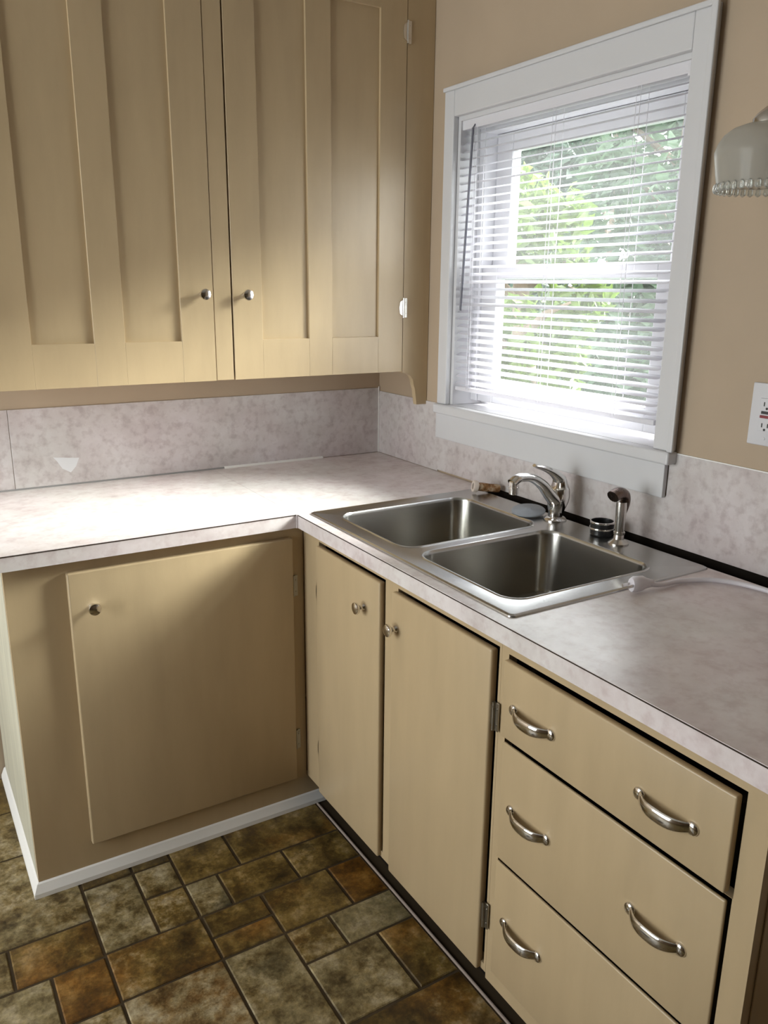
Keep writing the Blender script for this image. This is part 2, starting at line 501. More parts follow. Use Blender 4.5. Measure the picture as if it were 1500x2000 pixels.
# ------------------------------------------------------------------ base cabinet by the back wall
FY = -.605          # face of the back run
FX = -.605          # face of the right run
bc = thing('base_cabinet', 'tan base cabinet with one large door, standing against the back wall', 'cabinet', (-.98, -.3, 0))
bm = NB()
box(bm, -.66, -.64, FY + .02, -.006, 0, .871)
box(bm, -1.338, -.66, FY + .02, -.006, .06, .08)
obj('body', bm, 'cabinet', bc)
obj('side_panel', B(-1.3572, -1.338, FY + .0215, -.006, 0, .871), 'pale', bc, label='paler, roughly brushed side panel')
bm = NB()
box(bm, -1.357, -1.205, FY, FY + .02, 0, .871)
box(bm, -1.205, -.606, FY, FY + .02, .82, .871); box(bm, -1.205, -.606, FY, FY + .02, 0, .125)
box(bm, -.66, -.606, FY, FY + .02, .125, .82); box(bm, -.606, -.532, FY, FY + .02, 0, .097)
obj('face_frame', bm, 'cabinet', bc, 40)
d = obj('door', B(-1.224, -.645, FY - .0205, FY - .0015, .107, .842, .0045, 3), 'cabinet', bc, 40)
obj('knob', knob_bm((-1.172, FY - .0205, .752), (0, -1, 0)), 'chrome', d, 50)
for z in (.700, .228): obj('hinge', hinge_bm('back', (-.640, FY - .004, z)), 'hinge', d, 40)
bm = NB()
prof = [(.0005, .0), (.0145, .0), (.0140, .012), (.0050, .034), (.0005, .037)]
rings = [[bm.verts.new(p) for p in ((-.535, FY - o, z), (-1.357 - o, FY - o, z), (-1.357 - o, -.005, z))] for o, z in prof]
for a, b in zip(rings, rings[1:] + rings[:1]):
    for k in range(2): bm.faces.new((a[k], a[k + 1], b[k + 1], b[k]))
bm.faces.new([r[0] for r in rings]); bm.faces.new([r[2] for r in rings])
obj('base_trim', bm, 'trim', bc, label='white painted strip along the foot of the cabinet')

# ------------------------------------------------------------------ right run: sink cabinet and drawer cabinet
def right_frame(bm, y0, y1, opens, z0, z1):
    """face frame at x = FX between y0 < y1 with rectangular openings (ya, yb, za, zb)"""
    ys = sorted({y0, y1, *[v for o in opens for v in o[:2]]}); zs = sorted({z0, z1, *[v for o in opens for v in o[2:]]})
    for a, b in zip(ys, ys[1:]):
        run = None
        for c, e in zip(zs, zs[1:]):
            hole = any(o[0] <= a and b <= o[1] and o[2] <= c and e <= o[3] for o in opens)
            if hole:
                if run: box(bm, FX, FX + .02, a, b, run[0], run[1]); run = None
            else: run = (run[0] if run else c, e)
        if run: box(bm, FX, FX + .02, a, b, run[0], run[1])
    return bm

sc_ = thing('sink_cabinet', 'tan base cabinet with two narrow doors below the double sink', 'cabinet', (-.3, -1.05, 0))
obj('face_frame', right_frame(NB(), -1.4535, FY - .002, [(-1.036, -.700, .115, .846), (-1.447, -1.090, .115, .843)], .098, .871), 'cabinet', sc_)
bm = NB()
box(bm, FX + .02, -.05, -1.4535, -1.436, .098, .871); box(bm, FX + .02, -.05, -.655, -.637, .098, .871)
box(bm, -.058, -.05, -1.436, -.655, 0, .871); box(bm, FX + .02, -.058, -1.436, -.655, .098, .112)
obj('body', bm, 'inside', sc_)
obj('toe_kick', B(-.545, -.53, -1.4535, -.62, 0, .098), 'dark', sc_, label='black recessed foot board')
DX = FX - .012
d = obj('door', B(DX, FX + .006, -1.028, -.703, .1, .838, .0045, 3), 'cabinet', sc_, 40, 'narrower door in the inside corner')
obj('knob', knob_bm((DX, -.958, .756), (-1, 0, 0)), 'chrome', d, 50)
for z in (.702, .228): obj('hinge', hinge_bm('right', (FX, -.696, z)), 'hinge', d, 40)
d = obj('door', B(DX, FX + .006, -1.437, -1.080, .097, .835, .0045, 3), 'cabinet', sc_, 40, 'wider door next to the drawers')
obj('knob', knob_bm((DX, -1.102, .753), (-1, 0, 0)), 'chrome', d, 50)
for z in (.700, .243): obj('hinge', hinge_bm('right', (FX - .004, -1.446, z)), 'hinge', d, 40)

dc = thing('drawer_cabinet', 'tan base cabinet with three wide drawers at the near end of the counter', 'cabinet', (-.3, -1.73, 0))
Dz = [(.676, .832), (.404, .661), (.125, .3965)]
obj('face_frame', right_frame(NB(), -2.012, -1.454, [(-1.974, -1.474,   .6665, .839), (-1.973, -1.474, .400, .666), (-1.973, -1.474, .12, .3995)], .085, .871), 'cabinet', dc)
bm = NB()
box(bm, FX + .02, -.05, -2.012, -1.994, .085, .871); box(bm, FX + .02, -.05, -1.472, -1.454, .085, .871)
box(bm, -.058, -.05, -1.994, -1.472, 0, .871); box(bm, FX + .02, -.058, -1.994, -1.472, .085, .1)
obj('body', bm, 'inside', dc)
obj('side_panel', B(FX + .02, -.052, -2.0145, -2.0125, .085, .871), 'cabinet', dc)
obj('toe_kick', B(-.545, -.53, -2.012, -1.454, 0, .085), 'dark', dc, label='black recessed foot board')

def pull_bm(yc, z, DX):
    """arched strap pull along y on the face at DX: rounded end tabs and a wide bowed strap"""
    bm = NB(); L = .049
    for s in (-1, 1):
        lathe(bm, [(.0112, 0), (.0112, .002), (.0095, .0045), (.003, .0055)], (DX, yc + s * L, z), (-1, 0, 0), 16, sx=1.0)
        lathe(bm, [(.0030, .0045), (.0030, .0058), (.001, .0062)], (DX, yc + s * (L + .001), z), (-1, 0, 0), 10)
    pts, rad = [], []
    for k in range(25):
        t = -1 + 2 * k / 24
        out = .0160 * (1 - abs(t) ** 3.0) + .0030
        pts.append((DX - out, yc + t * (L - .003), z - .0035 * (1 - t * t)))
        rad.append(.0085 + .0032 * (1 - t * t))
    tube(bm, pts, rad, 16, (1.0, .34), (0, 0, 1))
    return bm
for i, (z0, z1) in enumerate(Dz):
    dx = FX - (.0145, .0075, .0075)[i]; bk = FX - (.0005, .0005, .0005)[i]
    d = obj('drawer', B(dx, bk, -1.968, -1.4765, z0, z1, .003, 3), 'cabinet', dc, 40,
            ('shallow top drawer', 'deeper middle drawer', 'deep bottom drawer')[i])
    bm = NB()
    box(bm, bk, -.09, -1.955, -1.943, z0 + .015, z1 - .03); box(bm, bk, -.09, -1.501, -1.489, z0 + .015, z1 - .03)
    box(bm, bk, -.09, -1.943, -1.501, z0 + .015, z0 + .025)
    obj('drawer_box', bm, 'inside', d)
    for yc in (-1.561, -1.858): obj('handle', pull_bm(yc, (.745, .530, .272)[i], dx), 'chrome', d, 50)

# ------------------------------------------------------------------ countertop, one L-shaped worktop of two slabs
ct = thing('countertop', 'pale mottled laminate L-shaped countertop around the sink', 'countertop', (-.5, -.5, .872))
CZ0, CZ = .8725, .910
CE = -.636
bm = NB(); box(bm, -1.385, -.6408, CE, -.002, CZ0, CZ)
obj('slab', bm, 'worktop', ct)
bm = NB()
box(bm, -.6400, -.0035, -.640, -.002, CZ0, CZ)
box(bm, CE, -.590, -1.458, -.640, CZ0, CZ); box(bm, -.064, -.047, -1.458, -.640, CZ0, CZ)
box(bm, CE, -.047, -2.04, -1.458, CZ0, CZ)
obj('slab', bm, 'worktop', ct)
bm = NB()
box(bm, -1.385, CE, CE - .0006, CE + .001, CZ - .0034, CZ - .0012); box(bm, CE - .0006, CE + .001, -2.04, CE, CZ - .0034, CZ - .0012)
obj('edge_seam', bm, 'seam', ct, label='dark laminate seam along the front edge')
bm = B(-.0465, -.003, -2.04, -.640, .80, .84); box(bm, -.003, -.0004, -2.04, -.645, .80, .9155)  # near-black cleat and wall strip put the gap's shade into colour
obj('gap_shade', bm, 'dark', ct, label='near-black strips painted as the shade in the gap behind the counter')

# ------------------------------------------------------------------ backsplashes
b1 = thing('backsplash', 'mottled laminate backsplash on the back wall under the wall cabinet', 'backsplash', (-.65, 0, .91))
obj('panel', B(-1.2385, -.0035, -.0035, -.0003, CZ + .0012, 1.1455, .0004, 1), 'laminate', b1)
obj('panel', B(-1.62, -1.2400, -.0035, -.0003, CZ + .0012, 1.1455, .0004, 1), 'laminate', b1)
obj('caulk_strip', prism(NB(), [(-.0046, CZ + .0003), (-.011, CZ + .0003), (-.0046, CZ + .007)], -.60, -.235, 'x'), 'caulk', b1, label='white strip of caulk at the counter joint')
obj('joint', B(-1.385, -.60, -.0045, -.0003, CZ + .0002, CZ + .0050), 'joint', b1, label='grey joint line along the counter')
obj('caulk_strip', B(-.0068, -.0036, -.0068, -.0036, CZ + .001, 1.15), 'caulk', b1)
obj('chipped_patch', prism(NB(), [(-1.128, .998), (-1.055, .990), (-1.066, .965), (-1.082, .948), (-1.105, .962), (-1.118, .985)], -.0040, -.0034, 'y'), 'chip', b1, label='paler chip in the laminate')
b2 = thing('backsplash', 'mottled laminate backsplash behind the sink on the window wall', 'backsplash', (0, -1, .91))
bm = NB()
box(bm, -.0035, -.0003, -.3795, -.007, CZ + .0012, 1.134); box(bm, -.0035, -.0003, -1.3205, -.3795, .916, 1.03); box(bm, -.0035, -.0003, -1.3205, -1.3035, 1.03, 1.1075)
box(bm, -.0035, -.0003, -2.2, -1.3205, .916, 1.132)
obj('panel', bm, 'laminate', b2)
obj('top_trim', B(-.0042, -.0003, -2.2, -1.322, 1.1322, 1.1345), 'caulk', b2)

# ------------------------------------------------------------------ wall cabinet
UY = -.305
wc = thing('wall_cabinet', 'tan wall cabinet with two tall panelled doors above the back counter', 'cabinet', (-.67, 0, 1.23))
bm = NB()
box(bm, -1.345, -1.328, UY + .02, -.0015, 1.25, 2.436); box(bm, -.02, -.0015, UY + .02, -.0015, 1.25, 2.436)
box(bm, -1.328, -.02, UY + .02, -.0015, 1.25, 1.268); box(bm, -1.328, -.02, UY + .02, -.0015, 2.418, 2.436)
obj('body', bm, 'cabinet', wc)
bm = NB()
fy = UY + .001
box(bm, -1.345, -1.288, fy, UY + .02, 1.232, 2.436, .001, 1)
box(bm, -.7205, -.670, fy, UY + .02, 1.234, 2.37, .0012, 1)
box(bm, -1.288, -.0015, fy, UY + .02, 2.37, 2.436, .001, 1)
obj('face_frame', bm, 'cabinet', wc)
foot = [(-.0015, 2.37), (-.0985, 2.37), (-.0985, 1.2295)]
for k in range(1, 9):
    a = k / 8 * PI / 2
    foot.append((-.0985 + .043 * math.sin(a), 1.2295 - .036 * (1 - math.cos(a))))
foot += [(-.0535, 1.186), (-.049, 1.176), (-.041, 1.1235), (-.0015, 1.1235)]
obj('end_stile', prism(NB(), foot, fy, UY + .02, 'y'), 'cabinet', wc, label='end board with a curved bracket foot')
def panel_door(x0, x1, stiles, label):
    """frame of stiles and rails in one mesh, two recessed panels as sub-parts; stiles = x ranges of the two panels"""
    z0, z1, pz0, pz1 = 1.2335, 2.366, 1.345, 2.257
    bm = NB()
    (a0, a1), (b0, b1) = stiles
    for xa, xb in ((x0, a0), (a1, b0), (b1, x1)): box(bm, xa, xb, UY, UY + .019, z0, z1, .0006, 1)
    for xa, xb in ((a0, a1), (b0, b1)):
        box(bm, xa, xb, UY + .0002, UY + .019, z0, pz0, .0006, 1); box(bm, xa, xb, UY + .0002, UY + .019, pz1, z1, .0006, 1)
    d = obj('door', bm, 'cabinet', wc, label=label)
    for xa, xb in ((a0, a1), (b0, b1)): obj('panel', B(xa, xb, UY + .009, UY + .017, pz0 - .002, pz1 + .002), 'cabinet', d)
    return d
d = panel_door(-1.2855, -.7225, ((-1.2015, -1.0485), (-.970, -.816)), 'left door')
obj('knob', knob_bm((-.752, UY, 1.470), (0, -1, 0)), 'chrome', d, 50)
for z in (1.432, 2.208): obj('hinge', hinge_bm('back', (-1.287, UY - .0005, z)), 'nickel', d, 40)
d = panel_door(-.6655, -.1005, ((-.578, -.429), (-.352, -.190)), 'right door')
obj('knob', knob_bm((-.628, UY, 1.469), (0, -1, 0)), 'chrome', d, 50)
for z in (1.432, 2.208): obj('hinge', hinge_bm('back', (-.0995, UY - .0005, z)), 'nickel', d, 40)

# ------------------------------------------------------------------ kitchen window
win = thing('window_1', 'white framed double-hung window over the sink', 'window', (0.05, -.848, 1.14)); struct(win)
bm = NB()
CO0, CO1, CT = -1.316, -.387, 2.050
box(bm, -.019, -.0003, CO0, WY0 + .004, 1.1375, CT, .003); box(bm, -.019, -.0003, WY1 - .004, CO1, 1.1375, CT, .003)
box(bm, -.0188, -.0003, WY0 + .0042, WY1 - .0042, WZ1 - .004, CT - .0004, .003)
obj('casing', bm, 'white', win)
bm = NB()
box(bm, -.029, -.0195, CO0 - .010, CO0 + .006, 1.1375, CT + .004, .003)
box(bm, -.027, -.0195, CO0 + .006, CO1 - .0, CT - .008, CT + .004, .003)
obj('backband', bm, 'white', win, label='raised outer moulding of the casing')
bm = NB()
box(bm, -.0005, .115, WY0 + .0005, WY1 - .0005, 1.1255, 1.1372)
box(bm, -.034, -.0003, CO0 - .006, CO1, 1.108, 1.1375, .005, 3)
obj('stool', bm, 'white', win)
obj('apron', B(-.017, -.0036, CO0 + .014, CO1 + .006, 1.026, 1.1085, .002), 'white', win)
bm = NB()
box(bm, -.0002, .149, WY0, WY0 + .016, 1.1376, WZ1); box(bm, -.0002, .149, WY1 - .016, WY1, 1.1376, WZ1)
box(bm, -.0002, .149, WY0 + .016, WY1 - .016, WZ1 - .016, WZ1)
box(bm, .115, .150, WY0 + .016, WY1 - .016, 1.1255, 1.150)
obj('jamb', bm, 'white', win)
bm = NB()
box(bm, .07, .148, WY0 + .0162, WY0 + .046, 1.1502, WZ1 - .0162, .002); box(bm, .07, .148, WY1 - .046, WY1 - .0162, 1.1502, WZ1 - .0162, .002)
box(bm, .07, .148, WY0 + .046, WY1 - .046, WZ1 - .045, WZ1 - .0162, .002)
obj('frame', bm, 'vinyl', win)
def sash(x0, x1, z0, z1, name, label, bot, top):
    ya, yb = WY0 + .0465, WY1 - .0465; st = .072
    bm = NB()
    box(bm, x0, x1, ya, ya + st, z0, z1, .003); box(bm, x0, x1, yb - st, yb, z0, z1, .003)
    box(bm, x0 + .0005, x1 - .0005, ya + st, yb - st, z0, z0 + bot, .003); box(bm, x0 + .0005, x1 - .0005, ya + st, yb - st, z1 - top, z1, .003)
    s = obj(name, bm, 'vinyl', win, label=label)
    xm = (x0 + x1) / 2
    obj('pane', B(xm - .002, xm + .002, ya + st - .006, yb - st + .006, z0 + bot - .006, z1 - top + .006), 'pane', s)
sash(.112, .145, 1.520, WZ1 - .046, 'sash', 'upper sash', .034, .052)
sash(.074, .107, 1.1505, 1.556, 'sash', 'lower sash with the meeting rail', .062, .034)

# ------------------------------------------------------------------ blind
bl = thing('window_blind', 'white horizontal slat blind hanging in the window over the sink', 'blind', (.02, -.84, 1.95))
BY0, BY1 = -1.236, -.438
bm = NB()
box(bm, .006, .036, BY0 - .004, BY1 + .003, 1.936, 1.962, .002)
obj('headrail', bm, 'slat', bl)
obj('bracket', B(.003, .040, BY0 - .018, BY0 - .0045, 1.930, 1.9605, .001, 1), 'slat', bl)
obj('bracket', B(.003, .040, BY1 + .0035, BY1 + .0070, 1.930, 1.9605, .001, 1), 'slat', bl)
NS = 34
TOPZ, BOTZ = 1.922, 1.210
TILT = math.radians(21)
def slat_mesh():
    bm = NB(); hw = .0125; ya, yb = BY0, BY1
    L = yb - ya
    rows = []
    # rounded ends: outline narrows at both tips
    for t, wsc in ((0, .45), (.003, .78), (.008, 1), (L - .008, 1), (L - .003, .78), (L, .45)):
        row = []
        for k in range(5):
            u = -1 + 2 * k / 4
            x = u * hw * wsc; z = .0022 * (1 - u * u)
            row.append(bm.verts.new((x * math.cos(TILT) - z * math.sin(TILT), ya + t, z * math.cos(TILT) + x * math.sin(TILT))))
        rows.append(row)
    for a, b in zip(rows, rows[1:]):
        for k in range(4): bm.faces.new((a[k], a[k + 1], b[k + 1], b[k]))
    r = bmesh.ops.solidify(bm, geom=bm.faces[:], thickness=.0005)
    me = bpy.data.meshes.new('slat'); bmesh.ops.recalc_face_normals(bm, faces=bm.faces)
    bm.to_mesh(me); bm.free(); me.materials.append(M['slat']); me.shade_smooth(); me.set_sharp_from_angle(angle=.6)
    return me
sm = slat_mesh()
for i in range(NS):
    o = bpy.data.objects.new('slat', sm); COL.objects.link(o)
    o.location = (.021, 0, TOPZ + (BOTZ - TOPZ) * i / (NS - 1))
    o.rotation_euler = (random.uniform(-.0012, .0012), random.uniform(-.04, .04), 0)
    o.parent = bl; o.matrix_parent_inverse = world_of(bl).inverted()
obj('bottom_rail', B(.009, .033, BY0, BY1, 1.184, 1.197, .003), 'slat', bl)
for y in (-.515, -.838, -1.112):
    bm = NB()
    for x in (.0075, .0345): tube(bm, [(x, y, 1.19), (x, y, 1.94)], .0008, 6)
    tube(bm, [(.0075, y + .012, 1.19), (.0075, y + .012, 1.94)], .0006, 6)
    obj('ladder_cord', bm, 'slat', bl)
bm = NB()
tube(bm, [(-.001, -.505, 1.935), (-.004, -.492, 1.66), (-.005, -.478, 1.428)], .0036, 8)
tube(bm, [(.006, -.505, 1.945), (-.001, -.505, 1.935)], .0018, 6)
obj('tilt_wand', bm, 'wand', bl, 40, 'smoky grey rod')

# ------------------------------------------------------------------ sink
RZ = .9145
def rrect(x0, x1, y0, y1, r, n=8):
    P = []
    for cx, cy, a0 in ((x1 - r, y1 - r, 0), (x0 + r, y1 - r, PI / 2), (x0 + r, y0 + r, PI), (x1 - r, y0 + r, 1.5 * PI)):
        for k in range(n + 1):
            a = a0 + k / n * PI / 2
            P.append((cx + r * math.cos(a), cy + r * math.sin(a)))
    return P
SX0, SX1, SY0, SY1 = -.606, -.050, -1.476, -.645
bowls = [(-.553, -.146, -1.038, -.706), (-.553, -.154, -1.416, -1.082)]
snk = thing('sink', 'stainless steel double bowl sink set into the counter below the window', 'sink', (-.33, -1.06, .91))
bm = NB()
def loop(pts, z): return [bm.verts.new((p[0], p[1], z)) for p in pts]
def bridge(a, b):
    k = len(a)
    for i in range(k): bm.faces.new((a[i], a[(i + 1) % k], b[(i + 1) % k], b[i]))
def edges(a): return [bm.edges.new((a[i], a[(i + 1) % len(a)])) if not bm.edges.get((a[i], a[(i + 1) % len(a)])) else bm.edges.get((a[i], a[(i + 1) % len(a)])) for i in range(len(a))]
o0 = loop(rrect(SX0, SX1, SY0, SY1, .012), CZ + .0003); o1 = loop(rrect(SX0 + .001, SX1 - .001, SY0 + .001, SY1 - .001, .012), CZ + .0030)
o2 = loop(rrect(SX0 + .005, SX1 - .005, SY0 + .005, SY1 - .005, .010), RZ + .0005); o3 = loop(rrect(SX0 + .011, SX1 - .011, SY0 + .011, SY1 - .011, .008), RZ - .0012)
bridge(o0, o1); bridge(o1, o2); bridge(o2, o3)
tops = []
bowl_loops = []
for x0, x1, y0, y1 in bowls:
    tops.append(loop(rrect(x0 - .007, x1 + .007, y0 - .007, y1 + .007, .052), RZ - .0012))
es = edges(o3)
for t in tops: es += edges(t)
bmesh.ops.triangle_fill(bm, use_beauty=True, use_dissolve=False, edges=es, normal=(0, 0, 1))
for (x0, x1, y0, y1), t in zip(bowls, tops):
    prev = t
    for off, z, r in ((-.005, .0006, .050), (-.0015, .0002, .047), (.0005, -.003, .046), (.002, -.008, .045), (.008, -.148, .042), (.012, -.162, .04), (.022, -.171, .036), (.04, -.174, .03)):
        k = loop(rrect(x0 + off, x1 - off, y0 + off, y1 - off, r), RZ + z); bridge(prev, k); prev = k
    cx, cy = (x0 + x1) / 2 + .02, (y0 + y1) / 2
    n = len(prev); ring = []
    for p in prev:
        a = math.atan2(p.co.y - cy, p.co.x - cx); ring.append(bm.verts.new((cx + .045 * math.cos(a), cy + .045 * math.sin(a), RZ - .177)))
    bridge(prev, ring); bm.faces.new(ring)
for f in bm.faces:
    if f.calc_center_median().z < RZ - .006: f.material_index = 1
obj('basin', bm, ('steel', 'steel_bowl'), snk, 35)
for x0, x1, y0, y1 in bowls:
    cx, cy = (x0 + x1) / 2 + .02, (y0 + y1) / 2
    obj('drain', lathe(NB(), [(.043, 0), (.043, .003), (.038, .0035), (.034, -.0), (.012, -.001)], (cx, cy, RZ - .1768), n=24), 'chrome', snk, 40)

# ------------------------------------------------------------------ faucet
DZ = RZ - .0012
fc = thing('faucet', 'chrome single-lever kitchen faucet arching over the right sink bowl', 'faucet', (-.080, -1.02, DZ))
fx_, fy_ = -.080, -1.022
obj('escutcheon', lathe(NB(), [(.030, 0), (.030, .003), (.025, .008), (.019, .010), (.0175, .022), (.0195, .026)], (fx_, fy_, DZ + .0002), n=24), 'chrome', fc, 40)
bm = NB()
tube(bm, smooth_path([(fx_, fy_, DZ + .022), (fx_ + .004, fy_, DZ + .042), (fx_ + .011, fy_, DZ + .068), (fx_ + .010, fy_, DZ + .090), (fx_ + .002, fy_, DZ + .104)], 6), [.0185 + .0085 * math.sin(PI * min(1, k / 20)) - (.010 * max(0, k - 18) / 6) for k in range(25)], 18)
obj('body', bm, 'chrome', fc, 60)
pts = smooth_path([(fx_ + .004, fy_, DZ + .044), (fx_ - .024, fy_, DZ + .070), (fx_ - .052, fy_, DZ + .100), (fx_ - .090, fy_, DZ + .122), (fx_ - .130, fy_, DZ + .126), (fx_ - .152, fy_, DZ + .115)], 6)
n_ = len(pts)
obj('spout', tube(NB(), pts, [.0205 - .0075 * min(1, k / (n_ * .6)) for k in range(n_)], 16, (1.15, .85), (0, 1, 0)), 'chrome', fc, 60)
obj('aerator', lathe(NB(), [(.0125, 0), (.0125, -.012), (.0138, -.0125), (.0138, -.017), (.0118, -.018), (.0118, -.031), (.0095, -.033)], (fx_ - .145, fy_, DZ + .118), n=20), 'chrome', fc, 40)
pts = smooth_path([(fx_ + .010, fy_, DZ + .086), (fx_ + .006, fy_, DZ + .108), (fx_ - .018, fy_, DZ + .128), (fx_ - .048, fy_, DZ + .142), (fx_ - .074, fy_, DZ + .149), (fx_ - .082, fy_, DZ + .153)], 6)
n_ = len(pts)
obj('lever', tube(NB(), pts, [.0245 - .0195 * min(1, (k / (n_ * .8)) ** .75) for k in range(n_)], 14, (1.2, .8), (0, 1, 0)), 'chrome', fc, 60)

# side sprayer
sp = thing('side_sprayer', 'bronze and chrome pull-out side sprayer standing right of the faucet', 'sprayer', (-.093, -1.25, DZ))
sx_, sy_ = -.092, -1.252
obj('base', lathe(NB(), [(.024, 0), (.024, .003), (.019, .007), (.013, .012), (.0115, .022), (.0135, .024), (.0135, .029)], (sx_, sy_, DZ + .0002), n=22), 'nickel', sp, 40)
obj('stem', lathe(NB(), [(.0105, .029), (.0115, .05), (.013, .09), (.0125, .102)], (sx_, sy_, DZ), n=18), 'nickel', sp, 40)
pts = smooth_path([(sx_ + .006, sy_, DZ + .068), (sx_ + .012, sy_, DZ + .094), (sx_ + .006, sy_, DZ + .116), (sx_ - .012, sy_, DZ + .124), (sx_ - .032, sy_, DZ + .118)], 6)
M['bronze'] = metal('bronzed_plastic', (0.20, 0.15, 0.13), 0.28)
n_ = len(pts)
obj('head', tube(NB(), pts, [.006 + .0095 * min(1, k / (n_ * .55)) for k in range(n_)], 14, (1.1, .9), (0, 1, 0)), 'bronze', sp, 60, 'dark bronze spray head')

# strainer cup, stopper disc, pipe end
cu = thing('sink_strainer', 'small black cup strainer with chrome bands beside the sprayer', 'strainer', (-.078, -1.178, DZ))
cux, cuy = -.0735, -1.180
obj('cup', lathe(NB(), [(.024, 0), (.028, .004), (.0290, .034), (.0265, .034), (.0250, .010), (.004, .009)], (cux, cuy, DZ + .0002), n=24), 'black', cu, 40)
for h in (.0335, .018):
    obj('band', lathe(NB(), [(.0282, h - .0024), (.0303, h - .002), (.0308, h), (.0303, h + .002), (.0270, h + .0022)], (cux, cuy, DZ + .0002), n=24, cap0=False, cap1=False), 'chrome', cu, 40)
st = obj('sink_stopper', lathe(NB(), [(.040, 0), (.0445, .0015), (.045, .0045), (.042, .0075), (.012, .0085), (.009, .0115), (.004, .0125)], (-.106, -.948, RZ + .0062), (-.10, -.06, 1), 32), 'stopper', None, 50)
tag(st, 'round grey rubber sink stopper lying flat left of the faucet', 'stopper')
pf = thing('pipe_fitting', 'short rust-stained pipe end with an ivory ring behind the left bowl', 'pipe', (-.03, -.74, DZ))
pa, pb = Vector((-.094, -.694, DZ + .0225)), Vector((-.022, -.722, DZ + .0125))
ax = (pa - pb)
obj('pipe', lathe(NB(), [(.0115, 0), (.0125, .01), (.0118, .03), (.0128, .05), (.0120, ax.length - .006)], pb, ax, 18, cap1=False), 'rusty', pf, 40)
obj('ring', lathe(NB(), [(.0125, -.012), (.0170, -.010), (.0178, .0), (.0165, .003), (.0095, .003), (.009, -.012)], pa, ax, 20, cap0=False, cap1=False), 'ivory', pf, 40)
obj('bore', lathe(NB(), [(.0118, -.014), (.0118, -.009)], pa, ax, 18), 'black', pf)

# ------------------------------------------------------------------ power cord lying on the counter
cd = thing('power_cord', 'white power cord with a plug lying on the counter edge of the sink', 'cord', (-.2, -1.5, CZ))
pts = smooth_path([(-.272, -1.503, CZ + .0150), (-.240, -1.506, CZ + .0085), (-.185, -1.508, CZ + .0070), (-.125, -1.535, CZ + .0068), (-.090, -1.585, CZ + .0068), (-.078, -1.66, CZ + .0068), (-.09, -1.78, CZ + .0068), (-.10, -1.95, CZ + .0068), (-.10, -2.03, CZ + .0085), (-.10, -2.055, CZ - .010), (-.10, -2.06, CZ - .09), (-.10, -2.06, .45), (-.10, -2.10, .03), (-.14, -2.22, .0075), (-.22, -2.45, .0075)], 8)
obj('cable', tube(NB(), pts, .0052, 10), 'cord', cd, 60)
bm = NB()
pv = [Vector((-.264, -1.502, CZ + .0150)), Vector((-.282, -1.500, CZ + .0175)), Vector((-.292, -1.499, CZ + .0190)), Vector((-.312, -1.497, CZ + .0195)), Vector((-.318, -1.496, CZ + .0195))]
tube(bm, pv, [.007, .0105, .0145, .0155, .013], 14, (1.1, .8), (0, 0, 1))
obj('plug', bm, 'cord', cd, 40)
for s in (-1, 1):
    y = -1.496 + s * .0062
    obj('prong', B(-.336, -.317, y - .0009, y + .0009, CZ + .0165, CZ + .0225), 'nickel', cd)

# ------------------------------------------------------------------ outlet
ou = thing('wall_outlet', 'white wall socket with black and red test buttons right of the window', 'outlet', (0, -1.5325, 1.25))
oy, oz = -1.5325, 1.250
obj('cover_plate', B(-.006, -.0003, oy - .0385, oy + .0385, oz - .0635, oz + .0635, .0025, 3), 'vinyl', ou, 40)
obj('face', B(-.0085, -.0058, oy - .0165, oy + .0165, oz - .0335, oz + .0335, .001, 2), 'vinyl', ou)
obj('button', B(-.0105, -.008, oy - .011, oy + .011, oz + .002, oz + .0075, .0006, 1), 'black', ou, label='black button')
obj('button', B(-.0105, -.008, oy - .013, oy + .013, oz - .0065, oz - .001, .0006, 1), 'red', ou, label='red button')
for zc in (oz + .0215, oz - .0215):
    for s in (-1, 1): obj('slot', B(-.0089, -.008, oy + s * .0065 - .0012, oy + s * .0065 + .0012, zc - .004, zc + .0045), 'black', ou)
    obj('slot', lathe(NB(), [(.0026, .0), (.0026, .0009)], (-.008, oy, zc - .0085), (-1, 0, 0), 12), 'black', ou)
for s in (-1, 1): obj('screw', lathe(NB(), [(.003, 0), (.0026, .001)], (-.006, oy, oz + s * .0485), (-1, 0, 0), 12), 'vinyl', ou)

# ------------------------------------------------------------------ wall lamp
lm = thing('wall_lamp', 'frosted glass wall lamp high on the wall right of the window', 'lamp', (0, -1.556, 1.75))
lx, ly, lz = -.130, -1.546, 1.668
prof = [(.079, .010), (.083, .030), (.0875, .058), (.0885, .066), (.084, .080), (.075, .094), (.062, .104), (.045, .110), (.026, .112)]
bm = NB(); lathe(bm, prof, (lx, ly, lz), n=40, cap0=False, cap1=False)
bmesh.ops.solidify(bm, geom=bm.faces[:], thickness=-.003)
obj('shade', bm, 'shade', lm, 60, 'frosted glass shade')
bm = NB(); lathe(bm, [(.0790, .0105), (.0800, .004), (.0785, .0), (.0755, .0), (.0750, .0105)], (lx, ly, lz), n=36, cap0=False, cap1=False)
obj('shade_rim', bm, 'clear', lm, 40, 'clear ribbed rim of the shade')
bm = NB()
for k in range(36):
    a = 2 * PI * k / 36
    lathe(bm, [(.001, -.005), (.0042, -.003), (.0050, 0), (.0046, .007), (.002, .011)], (lx + .0795 * math.cos(a), ly + .0795 * math.sin(a), lz + .002), n=8)
obj('bead', bm, 'clear', lm, 60)['kind'] = 'stuff'
bm = NB(); lathe(bm, [(.030, .110), (.030, .120), (.022, .130), (.010, .140)], (lx, ly, lz), n=24)
obj('cap', bm, 'nickel', lm, 40)
